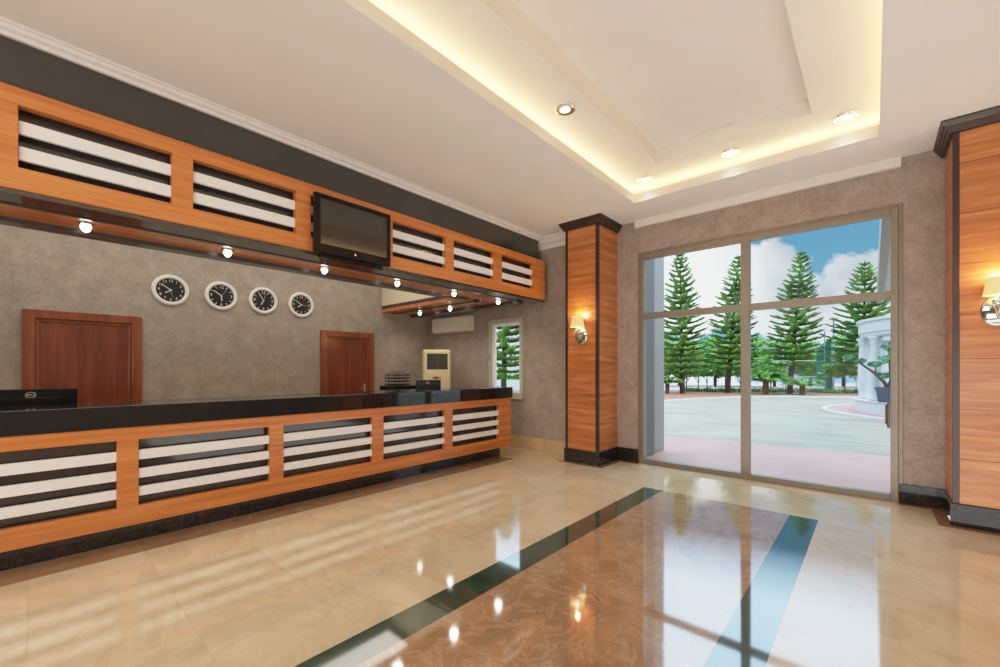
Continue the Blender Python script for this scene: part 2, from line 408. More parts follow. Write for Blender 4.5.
# ---------------------------------------------------------------- big window
w = thing('window_1', None, None, (gx0, YF, 0), kind='structure')
fy0, fy1 = YF-.03, YF+.07
bm = B(); box(bm, gx0, gx0+.05, fy0, fy1, 0, gz1); box(bm, gx1-.06, gx1, fy0, fy1, 0, gz1)
box(bm, gx0+.05, gx1-.06, fy0, fy1, gz1-.07, gz1); box(bm, gx0+.05, gx1-.06, fy0, fy1, 0, .07)
obj('window_frame', bm, M['bronze'], w, bevel=.004)
bm = B(); box(bm, gx0-.035, gx0, YF-.012, YF-.001, 0, gz1+.035); box(bm, gx1, gx1+.035, YF-.012, YF-.001, 0, gz1+.035); box(bm, gx0, gx1, YF-.012, YF-.001, gz1, gz1+.035)
obj('architrave', bm, M['bronze'], w, bevel=.003)
bm = B(); box(bm, -1.27, -1.17, fy0-.01, fy1-.01, .07, gz1-.07); obj('mullion', bm, M['bronze'], w, bevel=.003)
bm = B(); box(bm, gx0+.05, -1.27, fy0-.005, fy1-.01, 2.15, 2.235); box(bm, -1.17, gx1-.06, fy0-.005, fy1-.01, 2.15, 2.235)
obj('transom', bm, M['bronze'], w, bevel=.003)
for a in ((gx0+.05, -1.27, .07, 2.15), (-1.17, gx1-.06, .07, 2.15), (gx0+.05, -1.27, 2.235, gz1-.07), (-1.17, gx1-.06, 2.235, gz1-.07)):
    bm = B(); bm.faces.new([bm.verts.new(c) for c in ((a[0], YF+.02, a[2]), (a[1], YF+.02, a[2]), (a[1], YF+.02, a[3]), (a[0], YF+.02, a[3]))])
    obj('glass_pane', bm, M['glass'], w)
bm = B(); box(bm, .11, .135, fy0-.05, fy0, .78, 1.06); box(bm, .095, .11, fy0-.065, fy0-.01, .82, 1.03)
obj('lock_handle', bm, M['handle'], w, bevel=.006)
# ---------------------------------------------------------------- narrow window
w = thing('window_2', None, None, (wx0, YA, wz0), kind='structure')
bm = B()
box(bm, wx0, wx0+.07, YA-.01, YA+.09, wz0, wz1); box(bm, wx1-.06, wx1, YA-.01, YA+.09, wz0, wz1)
box(bm, wx0+.07, wx1-.06, YA-.01, YA+.09, wz1-.07, wz1); box(bm, wx0+.07, wx1-.06, YA-.01, YA+.09, wz0, wz0+.08)
obj('window_frame', bm, M['window_paint'], w, bevel=.006)
bm = B()
box(bm, wx0+.07, wx0+.13, YA+.02, YA+.08, wz0+.08, wz1-.07); box(bm, wx1-.09, wx1-.06, YA+.02, YA+.08, wz0+.08, wz1-.07)
box(bm, wx0+.13, wx1-.09, YA+.02, YA+.08, wz1-.12, wz1-.07); box(bm, wx0+.13, wx1-.09, YA+.02, YA+.08, wz0+.08, wz0+.13)
obj('sash', bm, M['slat'], w, bevel=.004)
bm = B(); bm.faces.new([bm.verts.new(c) for c in ((wx0+.13, YA+.05, wz0+.13), (wx1-.09, YA+.05, wz0+.13), (wx1-.09, YA+.05, wz1-.12), (wx0+.13, YA+.05, wz1-.12))])
obj('glass_pane', bm, M['glass'], w)
bm = B(); box(bm, wx0+.015, wx0+.045, YA-.03, YA-.01, 1.55, 1.68); box(bm, wx0+.02, wx0+.04, YA-.06, YA-.03, 1.57, 1.60); box(bm, wx0+.02, wx0+.04, YA-.07, YA-.05, 1.46, 1.60)
obj('window_handle', bm, M['chrome'], w, bevel=.003)
bm = B(); box(bm, wx0-.03, wx1+.03, YA-.05, YA-.001, wz0-.03, wz0); obj('window_sill', bm, M['window_paint'], w, bevel=.004)
bm = B(); box(bm, wx0-.04, wx0, YA-.012, YA-.001, wz0, wz1+.04); box(bm, wx1, wx1+.04, YA-.012, YA-.001, wz0, wz1+.04); box(bm, wx0, wx1, YA-.012, YA-.001, wz1, wz1+.04)
obj('architrave', bm, M['wall_x'], w, bevel=.003)

# ---------------------------------------------------------------- doors on the left wall
def door(n, y0, y1):
    d = thing('door_%d' % n, None, None, (XL, y0, 0), kind='structure'); x = XL+.001; H = 2.09
    bm = B()
    for a, b_ in ((y0, y0+.1), (y1-.1, y1)):
        box(bm, x, x+.045, a, b_, 0, H); 
    box(bm, x, x+.045, y0+.1, y1-.1, H-.1, H)
    box(bm, x, x+.025, y0+.1, y0+.135, 0, H-.1); box(bm, x, x+.025, y1-.135, y1-.1, 0, H-.1); box(bm, x, x+.025, y0+.135, y1-.135, H-.135, H-.1)
    obj('door_frame', bm, M['door_frame'], d, bevel=.006)
    bm = B(); box(bm, x, x+.012, y0+.135, y1-.135, .01, H-.135); lf = obj('door_leaf', bm, M['door'], d)
    bm = B(); ys = y1-.19 if n == 2 else y0+.30
    box(bm, x+.012, x+.018, ys-.02, ys+.02, .92, 1.13)
    tube(bm, [(x+.018, ys, 1.06), (x+.06, ys, 1.06)], .009); tube(bm, [(x+.06, ys+.005, 1.06), (x+.06, ys-.12, 1.055)], .009)
    obj('door_handle', bm, M['chrome'], lf)
door(1, -.04, 1.0); door(2, 3.39, 4.43)

# ================================================================ RECEPTION DESK
y_end = 5.28
c = thing('reception_desk', 'long reception desk fronted in orange wood with white slats and black plinth', 'reception desk', (-4.75, 2.6, 0))
bays = [(-2.04, -1.0), (-.84, .47), (.60, 1.59), (1.72, 2.73), (2.88, 3.86), (4.00, 4.99)]
bm = B(); X0, X1 = -4.51, -4.45
box(bm, X0, X1, -3.0, y_end, .835, .937); box(bm, X0, X1, -3.0, y_end, .15, .30)
ys = [-3.0] + [v for b_ in bays for v in b_] + [y_end]
for a, b_ in zip(ys[0::2], ys[1::2]): box(bm, X0, X1, a, b_, .30, .835)
box(bm, -5.0, X0, y_end-.04, y_end, .15, .937)
obj('front_frame', bm, M['woodY'], c, bevel=.002)
bm = B(); box(bm, -5.0, -4.535, -3.0, y_end-.04, .15, .936); obj('carcass', bm, M['dark_gloss'], c)
for a, b_ in bays:
    bm = B()
    for z0, z1 in ((.373, .447), (.518, .595), (.668, .747)): box(bm, -4.50, -4.462, a+.001, b_-.001, z0, z1)
    obj('slat_panel', bm, M['slat'], c, bevel=.002)
bm = B(); box(bm, -4.98, -4.515, -3.0, 5.08, .001, .149); obj('plinth', bm, M['granite_plinth'], c)
bm = B(); box(bm, -5.08, -4.435, -3.02, y_end+.03, .938, 1.112)
o = obj('countertop', bm, M['granite'], bevel=.004); tag(o, 'thick polished black granite slab lying along the top of the reception desk', 'countertop')
# lower staff desk behind
c = thing('staff_desk', 'low dark working desk hidden behind the reception counter', 'desk', (-5.4, 2.6, 0))
bm = B(); box(bm, -5.70, -5.085, -2.9, y_end-.2, .72, .75); obj('desk_top', bm, M['black_trim'], c, bevel=.003)
for yy in (-2.8, 0, 2.6, 5.0):
    bm = B(); box(bm, -5.68, -5.1, yy-.015, yy+.015, 0, .72); obj('side_panel', bm, M['black_trim'], c)

# ================================================================ CANOPY ABOVE THE DESK
c = thing('reception_canopy', 'overhead wooden canopy with white slats hanging from the ceiling above the reception desk', 'canopy', (-4.6, 2.6, 2.5))
by0, by1 = YN, 5.69
bm = B(); box(bm, -4.26, -4.20, by0, by1, 3.19, CZ-.001); obj('black_band', bm, M['black_band'], c)
vb = [(-2.8, -2.03), (-1.90, -1.08), (-.97, -.17), (-.038, .75), (.885, 1.69), (1.83, 2.63), (2.76, 3.55), (3.69, 4.464), (4.638, 5.392)]
vb[2] = (-.97, -.17)
X0, X1 = -4.15, -4.08
bm = B(); box(bm, X0, X1, by0, 5.72, 3.09, 3.20); box(bm, X0, X1, by0, 5.72, 2.55, 2.692)
ys = [by0] + [v for b_ in vb for v in b_] + [5.72]
for a, b_ in zip(ys[0::2], ys[1::2]): box(bm, X0, X1, a, b_, 2.692, 3.09)
box(bm, -4.6, X0, 5.68, 5.72, 2.55, 3.20)
obj('fascia_frame', bm, M['woodY'], c, bevel=.002)
bm = B(); box(bm, -4.25, -4.185, by0, 5.68, 2.55, 3.195); obj('back_panel', bm, M['dark_gloss'], c)
for a, b_ in vb:
    bm = B()
    for z0, z1 in ((2.75, 2.836), (2.918, 3.0)): box(bm, -4.13, -4.10, a+.001, b_-.001, z0, z1)
    obj('slat_panel', bm, M['slat'], c, bevel=.002)
# underside, seen from below: dark edge, wooden strip, black rear edge
bm = B(); box(bm, -4.32, -4.085, by0, 5.70, 2.515, 2.549); obj('soffit_edge', bm, M['dark_gloss'], c, bevel=.002)
bm = B(); box(bm, -4.76, -4.32, by0, 5.44, 2.525, 2.56); obj('soffit_board', bm, M['woodFloor'], c)
bm = B(); box(bm, -4.90, -4.76, by0, 4.62, 2.49, 2.60); box(bm, -4.345, -4.325, by0, 5.3, 2.505, 2.524)
obj('soffit_beam', bm, M['black_band'], c, bevel=.003)
bm = B(); box(bm, -4.89, -4.26, by0, 5.44, 2.60, 2.64); obj('soffit_cover', bm, M['black_trim'], c)
# return towards the left wall
c2 = c
xr = XL+.001
bm = B(); box(bm, xr, -4.90, 4.62, 4.68, 2.58, 2.64); box(bm, xr, -4.76, 4.86, 4.93, 2.505, 2.54); box(bm, xr, -4.32, 5.30, 5.44, 2.48, 2.54)
obj('soffit_beam', bm, M['black_band'], c2, bevel=.002)
bm = B(); box(bm, xr, -4.90, 4.62, 4.86, 2.52, 2.58); box(bm, xr, -4.76, 4.93, 5.28, 2.525, 2.56); obj('soffit_board', bm, M['woodFloor'], c2, bevel=.002)
bm = B(); box(bm, xr, -4.26, 4.63, 4.70, 2.645, CZ-.001); box(bm, xr, -4.26, 5.40, 5.44, 2.56, CZ-.001); obj('plaster_side', bm, M['cream_plaster'], c2)
bm = B(); box(bm, -4.70, -4.33, 5.47, 5.67, 2.53, 2.56); obj('soffit_plate', bm, M['chrome'], c2)

# crystal spotlights under the canopy
def spot():
    t = thing('crystal_spotlight', '', 'spotlight', (0, 0, 0), group='crystal spotlights under the canopy')
    bm = B(); lathe(bm, [(.05, 0), (.052, -.006), (.045, -.012), (.03, -.014)], 20); obj('mounting_ring', smooth(bm), M['chrome'], t, world=False)
    bm = B(); lathe(bm, [(.020, -.012), (.034, -.022), (.034, -.034), (.027, -.042), (.028, -.048), (.018, -.062), (.006, -.068)], 10)
    obj('crystal', bm, M['spot'], t, world=False)
    return t
sp_ = spot(); first = True
spots = [(-4.53, -.66, 'crystal spotlight under the canopy nearest the camera, left of the doors'), (-4.53, .30, 'crystal spotlight under the canopy in front of the left door'),
         (-4.53, 1.25, 'crystal spotlight under the canopy above the second wall clock'), (-4.53, 2.18, 'crystal spotlight under the canopy just left of the television'),
         (-4.53, 3.13, 'crystal spotlight under the canopy right of the television'), (-4.53, 4.10, 'crystal spotlight under the canopy near its far corner, above the wall air conditioner'),
         (-4.55, 5.08, 'crystal spotlight at the far right end of the canopy, above the narrow window'),
         (-6.60, 5.08, 'crystal spotlight on the canopy return beside the left wall, above the air cooler'), (-5.72, 5.08, 'crystal spotlight in the middle of the canopy return, above the wall air conditioner')]
for x, y, lb in spots:
    z = 2.524
    if first: sp_.location = (x, y, z); sp_['label'] = lb; first = False
    else: dup(sp_, (x, y, z), lb)

# ceiling downlights in the lit ring
def downlight():
    t = thing('recessed_downlight', '', 'ceiling light', (0, 0, 0), group='recessed downlights in the ceiling')
    bm = B(); lathe(bm, [(.078, 0), (.098, 0), (.1, -.006), (.09, -.012), (.078, -.008)], 32); obj('trim_ring', smooth(bm), M['chrome'], t, world=False)
    bm = B(); lathe(bm, [(.077, -.001), (.077, -.006), (.03, -.009)], 32); obj('lens', smooth(bm), M['downlight'], t, world=False)
    return t
dl = downlight(); first = True
for x, y, lb in ((-2.165, 3.36, 'round recessed downlight alone on the left side of the stepped ceiling'), (-2.20, 5.27, 'small round downlight in the far left corner of the ceiling recess'),
                 (-1.20, 5.27, 'round downlight in the middle of the far side of the ceiling recess'), (-.196, 5.27, 'round downlight in the far right corner of the ceiling recess'),
                 (-2.165, 1.45, 'round downlight on the ceiling recess, out of view'), (-.196, 3.36, 'round downlight on the ceiling recess right side, out of view'))[:4]:
    if first: dl.location = (x, y, RZ-.001); dl['label'] = lb; first = False
    else: dup(dl, (x, y, RZ-.001), lb)

# ---------------------------------------------------------------- television on the canopy
t = thing('television', 'black flat television mounted over the canopy slats', 'television', (-4.08, 2.25, 2.82))
tm = Matrix.Translation((-3.985, 2.247, 2.822)) @ Matrix.Rotation(math.radians(0), 4, 'Y')
W, Hh = .845, .57
bm = B(); box(bm, -.05, 0, -W/2, W/2, -Hh/2, Hh/2, mat=tm); obj('housing', bm, M['black_plastic'], t, bevel=.006)
bm = B()
for a in ((-W/2+.008, -W/2+.055, -Hh/2+.008, Hh/2-.008), (W/2-.055, W/2-.008, -Hh/2+.008, Hh/2-.008), (-W/2+.055, W/2-.055, Hh/2-.05, Hh/2-.008), (-W/2+.055, W/2-.055, -Hh/2+.008, -Hh/2+.085)):
    box(bm, 0, .006, a[0], a[1], a[2], a[3], mat=tm)
bz = obj('bezel', bm, M['black_plastic'], t, bevel=.002)
bm = B(); box(bm, 0, .002, -W/2+.055, W/2-.055, -Hh/2+.085, Hh/2-.05, mat=tm); obj('screen', bm, M['tv_screen'], t)
bm = B(); lathe(bm, [(.010, 0), (.010, .001)], 16, mat=Matrix.Translation((-3.978, 2.24, 2.575)) @ Matrix.Rotation(PI/2, 4, 'Y')); obj('emblem', bm, M['chrome'], bz)
bm = B(); box(bm, -4.075, -4.035, 1.90, 2.60, 2.50, 2.535); box(bm, -4.079, -4.036, 2.1, 2.4, 2.65, 3.0); obj('wall_bracket', bm, M['black_plastic'], t)

# ---------------------------------------------------------------- clocks
def clock(y, label, hh, mm, full, z=2.487, ss=None):
    t = thing('wall_clock', label, 'clock', (XL+.001, y, z), group='round wall clocks above the desk')
    rm = Matrix.Rotation(PI/2, 4, 'Y')
    bm = B(); lathe(bm, [(.150, 0), (.205, 0), (.212, .012), (.206, .032), (.185, .042), (.166, .036), (.160, .020), (.158, .006)], 48, mat=rm, cap=False); obj('rim', smooth(bm), M['clock_rim'], t, world=False)
    bm = B(); lathe(bm, [(.162, .001), (.162, .012)], 48, mat=rm); dial = obj('dial', bm, M['clock_face'], t, world=False)
    # numerals: dial plane faces +X; seen from +X, right is +Y, up is +Z
    base = Matrix(((0, 0, 1, .013), (1, 0, 0, 0), (0, 1, 0, 0), (0, 0, 0, 1)))
    for k in range(1, 13):
        a = PI/2 - k*PI/6; bm = B()
        if full or k % 3 == 0:
            text_into(bm, str(k), .05 if full else .06, base @ Matrix.Translation((math.cos(a)*.128, math.sin(a)*.128, 0)))
        else:
            box(bm, -.016, .016, -.0045, .0045, 0, .001, mat=base @ Matrix.Rotation(a, 4, 'Z') @ Matrix.Translation((.135, 0, 0)))
        obj('numeral' if full or k % 3 == 0 else 'hour_mark', bm, M['clock_white'], dial, world=False)
    for hn, ang, L, wd in (('hour_hand', PI/2-(hh+mm/60)*PI/6, .075, .006), ('minute_hand', PI/2-mm*PI/30, .115, .0045)):
        bm = B(); box(bm, -.015, L, -wd, wd, .003, .005, mat=base @ Matrix.Rotation(ang, 4, 'Z'))
        obj(hn, bm, M['clock_white'], t, world=False)
    if ss is not None:
        bm = B(); box(bm, -.02, .11, -.0012, .0012, .005, .006, mat=base @ Matrix.Rotation(PI/2-ss*PI/30, 4, 'Z')); obj('second_hand', bm, M['clock_white'], t, world=False)
clock(1.307, 'leftmost of the four clocks, with all twelve numerals, reading ten to eight', 7, 51, True, ss=28)
clock(1.905, 'second clock from the left, reading nine minutes to six', 5, 51, False, ss=6)
clock(2.478, 'third clock from the left, hands at five to seven', 6, 55, False, ss=3)
clock(3.066, 'rightmost of the four clocks, nearest the right hand door', 7, 51, False, ss=16)

# ---------------------------------------------------------------- wall air conditioner
t = thing('split_air_conditioner', 'long ivory split air conditioner mounted high beside the narrow window', 'air conditioner', (-6.35, YA, 2.16))
bm = B()
prof = [(0, 0), (-.15, 0), (-.195, .035), (-.205, .10), (-.20, .28), (-.18, .305), (0, .31)]
rows = [[bm.verts.new((x, YA-.001+p, 2.15+z)) for p, z in prof] for x in (-6.93, -5.87)]
n = len(prof)
for i in range(n): bm.faces.new((rows[0][i], rows[0][(i+1) % n], rows[1][(i+1) % n], rows[1][i]))
bm.faces.new(rows[0]); bm.faces.new(rows[1][::-1])
obj('casing', bm, M['white_plastic'], t, bevel=.012)
bm = B(); box(bm, -6.90, -5.98, YA-.212, YA-.203, 2.255, 2.44); obj('front_cover', bm, M['white_plastic'], t, bevel=.003)
bm = B(); box(bm, -6.88, -6.0, YA-.200, YA-.165, 2.165, 2.20, ); obj('air_flap', bm, M['clock_rim'], t, bevel=.003)

# ---------------------------------------------------------------- floor standing cooler
t = thing('air_cooler', 'tall ivory floor-standing air cooler with dark grille in the corner', 'air cooler', (-6.262, 5.212, 0), rz=math.radians(58))
def lb(name, m_, *boxes, bev=.004):
    bm = B()
    for a in boxes: box(bm, *a)
    return obj(name, bm, m_, t, bevel=bev, world=False)
lb('casing', M['ivory_plastic'], (-.255, .255, -.14, .14, 0, 1.775), bev=.03)
lb('front_frame', M['ivory_plastic'], (-.235, -.195, -.155, -.13, .12, 1.74), (.195, .235, -.155, -.13, .12, 1.74), (-.195, .195, -.155, -.13, 1.70, 1.74), (-.195, .195, -.155, -.13, .12, 1.40))
lb('grille', M['grille'], (-.195, .195, -.142, -.138, 1.40, 1.70), bev=0)
lb('louvres', M['grille_slat'], *[(-.19, .19, -.15, -.14, 1.43+k*.042, 1.436+k*.042) for k in range(7)], (-.004, .004, -.153, -.14, 1.40, 1.70), bev=0)
bm = B(); lathe(bm, [(.045, 0), (.045, .004)], 24, mat=Matrix.Translation((-.03, -.155, 1.245)) @ Matrix.Rotation(PI/2, 4, 'X') @ Matrix.Scale(1.5, 4, (1, 0, 0)) @ Matrix.Scale(.55, 4, (0, 1, 0))); obj('red_badge', bm, M['red_print'], t, world=False, label='red oval badge')
bm = B(); lathe(bm, [(.022, 0), (.022, .005)], 24, mat=Matrix.Translation((.045, -.155, 1.25)) @ Matrix.Rotation(PI/2, 4, 'X')); obj('yellow_badge', bm, M['yellow_print'], t, world=False, label='yellow round badge')
lb('control_panel', M['white_plastic'], (-.18, .18, -.158, -.15, .98, 1.13)); lb('base', M['grille'], (-.26, .26, -.15, .15, 0.0, .05))

# ---------------------------------------------------------------- monitors on the staff desk
def monitor(loc, rz, w_, label, h_=.335, zc=1.065, logo='DELL'):
    t = thing('computer_monitor', label, 'monitor', loc, rz=rz)   # back of the screen looks along local +X
    def part(nm, m_, *bx, bev=.003):
        bm = B()
        for a in bx: box(bm, *a)
        return obj(nm, bm, m_, t, bevel=bev, world=False)
    hs = part('screen_housing', M['black_plastic'], (-.02, .02, -w_/2, w_/2, zc-.75-h_/2, zc-.75+h_/2), (.02, .04, -w_/3, w_/3, zc-.75-h_/3, zc-.75+h_/3.5), bev=.006)
    part('screen', M['tv_screen'], (-.023, -.0205, -w_/2+.012, w_/2-.012, zc-.75-h_/2+.015, zc-.75+h_/2-.012), bev=0)
    part('stand', M['black_plastic'], (.025, .05, -.03, .03, .015, zc-.75), bev=.003)
    part('base', M['black_plastic'], (-.09, .11, -.12, .12, 0.001, .015), bev=.005)
    bm = B(); zt = zc-.75+h_/2-.05
    bs = Matrix(((0, 0, 1, .0405 if zt < h_/3.5+zc-.75 else .0205), (1, 0, 0, -.01), (0, 1, 0, zt), (0, 0, 0, 1)))
    rr = .024
    for k in range(32):
        a0, a1 = 2*PI*k/32, 2*PI*(k+1)/32
        q = [bs @ Vector((math.cos(a)*r*1.25, math.sin(a)*r, .0005)) for a, r in ((a0, rr), (a1, rr), (a1, rr-.003), (a0, rr-.003))]
        bm.faces.new([bm.verts.new(v) for v in q])
    text_into(bm, logo, .018 if len(logo) > 2 else .03, bs, .0004)
    obj('logo', bm, M['clock_white'], hs, world=False)
monitor((-5.38, .03, .75), 0, .545, 'black computer monitor seen from behind at the left end of the desk', logo='DELL')
monitor((-5.45, 4.37, .75), math.radians(-42), .40, 'small black monitor near the far end of the desk, in front of the air cooler', h_=.30, zc=1.08, logo='hp')

# ---------------------------------------------------------------- low cabinet with letter tray
t = thing('low_cabinet', 'low black cabinet behind the desk between the right door and the air cooler', 'cabinet', (-5.95, 4.0, 0))
bm = B(); box(bm, -6.10, -5.72, 3.90, 4.50, 0, 1.03); obj('carcass', bm, M['black_trim'], t, bevel=.003)
bm = B(); box(bm, -6.12, -5.70, 3.88, 4.52, 1.03, 1.13); obj('cabinet_top', bm, M['black_plastic'], t, bevel=.004)
t = thing('letter_tray', 'black wire letter tray rack with stacked tiers on the low cabinet', 'letter tray', (-5.90, 4.08, 1.131))
for k in range(4):
    z = .015+k*.052; bm = B(); y0, y1 = -.165+.012*(k % 2), .165-.012*(k % 2)
    for a, b_ in (((-.13, y0, z), (.13, y0, z)), ((-.13, y1, z), (.13, y1, z)), ((-.13, y0, z), (-.13, y1, z)), ((.13, y0, z), (.13, y1, z)), ((-.13, y0, z+.018), (.13, y0, z+.018)), ((.13, y0, z+.018), (.13, y1, z+.018))):
        tube(bm, [a, b_], .006, 6)
    for q in range(7): tube(bm, [(-.13, y0+(y1-y0)*q/6, z), (.13, y0+(y1-y0)*q/6, z)], .004, 5)
    obj('tray', bm, M['black_plastic'], t, world=False)
for sx in (-.1, .1):
    bm = B(); tube(bm, [(sx, -.10, 0), (sx, -.10, .20), (sx, -.07, .225), (sx, .07, .225), (sx, .10, .20), (sx, .10, 0)], .005, 6)
    obj('wire_hoop', bm, M['black_plastic'], t, world=False)

# ---------------------------------------------------------------- sconces
def sconce(loc, label, s=1.0):
    t = thing('wall_sconce', label, 'wall lamp', loc, group='crystal wall sconces with fabric shades')
    rm = Matrix.Rotation(PI/2, 4, 'X')
    bm = B(); lathe(bm, [(.005, .018), (.088, .018), (.10, .010), (.102, .001)], 36, mat=Matrix.Translation((0, 0, -.035)) @ Matrix.Scale(1.3, 4, (0, 0, 1)) @ rm); obj('mirror_backplate', smooth(bm), M['mirror'], t, world=False)
    bm = B(); tube(bm, [(0, -.015, -.10), (0, -.05, -.06), (0, -.10, -.02), (0, -.12, .04)], [.010, .011, .010, .008], 8)
    tube(bm, [(-.035, -.05, .03), (-.02, -.06, -.03), (0, -.055, -.11)], [.006, .008, .003], 6); tube(bm, [(.035, -.05, .03), (.02, -.06, -.03), (0, -.055, -.11)], [.006, .008, .003], 6)
    obj('arm', smooth(bm), M['sconce_metal'], t, world=False)
    bm = B(); lathe(bm, [(.012, .02), (.05, .032), (.055, .045), (.03, .05), (.012, .07), (.012, .09)], 8, mat=Matrix.Translation((0, -.12, 0)))
    for k in range(8):
        a = 2*PI*k/8; lathe(bm, [(.001, -.035), (.008, -.015), (.002, .005)], 5, mat=Matrix.Translation((math.cos(a)*.045, -.12+math.sin(a)*.045, .03)))
    obj('crystal_cup', bm, M['crystal'], t, world=False)
    bm = B(); n = 48; r0, r1 = .105, .078; z0, z1 = .085, .235
    lathe(bm, [(r0, z0), (r1, z1)], n, mat=Matrix.Translation((0, -.12, 0)), cap=False)
    for i, v_ in enumerate(bm.verts):
        if i % 2: v_.co.x *= .97; v_.co.y = -.12 + (v_.co.y+.12)*.97
    obj('lamp_shade', bm, M['shade'], t, world=False)
    bm = B(); lathe(bm, [(.012, .09), (.022, .13), (.022, .16), (.006, .185)], 12, mat=Matrix.Translation((0, -.12, 0))); obj('bulb', smooth(bm), M['downlight'], t, world=False)
    L = bpy.data.lights.new('sconce_glow', 'POINT'); L.energy = 9; L.color = (1, .62, .28); L.shadow_soft_size = .03
    lo = bpy.data.objects.new('sconce_glow', L); C.objects.link(lo); lo.location = Vector(loc)+Vector((0, -.11, .27))
    L = bpy.data.lights.new('sconce_glow', 'POINT'); L.energy = 2.5; L.color = (1, .62, .28); L.shadow_soft_size = .03
    lo = bpy.data.objects.new('sconce_glow', L); C.objects.link(lo); lo.location = Vector(loc)+Vector((0, -.11, .045))
sconce((-3.255, 5.499, 1.94), 'lit wall sconce with pleated shade on the slim pillar left of the window')
sconce((.80, 5.529, 1.94), 'lit wall sconce on the wide pillar at the right edge')

# ================================================================ OUTSIDE
G = -.05
def poly(name, pts, z, m_, kind='structure'):
    bm = B(); f = bm.faces.new([bm.verts.new((x, y, z)) for x, y in pts]); bmesh.ops.triangulate(bm, faces=[f]); o = obj(name, bm, m_); o['kind'] = kind; return o
bm = B()
for a in ((-90, 90, 6.32, 150), (-90, -7.45, -60, 6.32), (4.85, 90, -60, 6.32), (-7.45, 4.85, -60, -4.85)): 
    f = bm.faces.new([bm.verts.new(c) for c in ((a[0], a[2], G-.06), (a[1], a[2], G-.06), (a[1], a[3], G-.06), (a[0], a[3], G-.06))])
o = obj('ground', bm, M['pale_ground']); o['kind'] = 'structure'
curbL = [(-7.6, 6.4), (-7.9, 9), (-7.7, 13), (-7.4, 16.5), (-7.07, 18.9), (-6.35, 21.6), (-5.05, 24.8), (-3.3, 27.0), (-.7, 28.3), (2.5, 28.2), (6, 26.5), (9, 23), (10.5, 18), (11, 12), (11, 6.4)]
poly('driveway', curbL, G-.03, M['drive'])
bm = B(); outer = []
for i, (x, y) in enumerate(curbL):
    a = Vector(curbL[max(i-1, 0)]+(0,)); b_ = Vector(curbL[min(i+1, len(curbL)-1)]+(0,)); d = (b_-a).normalized(); nrm = Vector((-d.y, d.x, 0))
    outer.append((Vector((x, y, 0)), Vector((x, y, 0))+nrm*.22))
for (a, a2), (b_, b2) in zip(outer, outer[1:]):
    q = [(a.x, a.y), (b_.x, b_.y), (b2.x, b2.y), (a2.x, a2.y)]
    lo = [bm.verts.new((x, y, G-.06)) for x, y in q]; hi = [bm.verts.new((x, y, G+.05)) for x, y in q]
    bm.faces.new(hi); 
    for k in range(4): bm.faces.new((lo[k], lo[(k+1) % 4], hi[(k+1) % 4], hi[k]))
o = obj('kerb', bm, M['curb']); o['kind'] = 'structure'
# planting bed beyond the kerb
inner = [(p+ (q-p)*1.0).to_2d() for p, q in outer[3:12]]
far = [(14, 30), (6, 37), (-1, 36.6), (-7, 34), (-11.2, 29.5), (-12.5, 24), (-12, 17)]
bm = B()
f = bm.faces.new([bm.verts.new((x, y, G+.02)) for x, y in [tuple(v) for v in inner]+far]); bmesh.ops.triangulate(bm, faces=[f])
o = obj('planting_bed', bm, M['mulch']); o['kind'] = 'structure'
poly('lawn', [(-30, 8), (-12.6, 8), (-12.6, 15), (-30, 20)], G-.04, M['lawn'])
poly('porch_floor', [(-7.3, 6.31), (4.8, 6.31), (4.8, 9.7), (-2.85, 9.5), (-7.3, 6.6)], G-.004, M['porch'])
# exterior building pieces by the window
bm = B(); box(bm, -3.1, -2.80, 6.32, 7.15, G, 4.4); struct('wall_outside', bm, M['grey_ext'], bevel=.01)
bm = B(); box(bm, -3.1, -2.84, 7.15, 7.70, G, 4.4); o = obj('porch_column', bm, M['grey_ext2'], bevel=.01); tag(o, 'pale grey square porch column just outside the left edge of the window', 'column', kind='thing')
c = thing('porch_canopy', 'white porch canopy slab jutting outwards at the upper right of the window', 'canopy', (.08, 6.4, 3.3), kind='thing')
bm = B(); box(bm, .19, 1.6, 6.33, 15.8, 3.32, 3.75); obj('slab', bm, M['white_stone'], c, bevel=.01)
bm = B(); box(bm, .08, .19, 6.33, 15.9, 3.26, 3.80); obj('edge_beam', bm, M['grey_ext2'], c, bevel=.01)
bm = B(); lathe(bm, [(.2, G), (.2, 3.3)], 24, mat=Matrix.Translation((2.6, 15.4, 0))); box(bm, 1.5, 2.8, 15.2, 15.6, 3.32, 3.7); obj('support_post', bm, M['white_stone'], c)

# rotunda
RC = (3.0, 20.0)
t = thing('garden_rotunda', 'white round colonnade with bulging columns on a plinth, beyond the window at right', 'rotunda', (RC[0], RC[1], G))
bm = B(); lathe(bm, [(3.5, 0), (3.5, .36), (3.54, .38), (3.54, .42), (2.3, .42), (2.3, 0)], 64, cap=False); obj('plinth', bm, M['white_stone'], t, world=False)
bm = B(); lathe(bm, [(3.32, 2.54), (3.36, 2.60), (3.36, 2.68), (3.40, 2.70), (3.40, 3.02), (3.46, 3.06), (3.46, 3.14), (2.75, 3.14), (2.85, 2.54), (3.32, 2.54)], 72, cap=False); obj('entablature', bm, M['white_stone'], t, world=False)
for k in range(18):
    a = math.radians(186+20*k); px, py = 3.27*math.cos(a), 3.27*math.sin(a)
    bm = B(); lathe(bm, [(.18, .42), (.18, .48), (.13, .52), (.14, .7), (.155, 1.1), (.155, 1.4), (.14, 1.8), (.115, 2.25), (.12, 2.3), (.16, 2.36), (.13, 2.42), (.19, 2.48), (.19, 2.54)], 16, mat=Matrix.Translation((px, py, 0)))
    obj('column', smooth(bm), M['white_stone'], t, world=False)
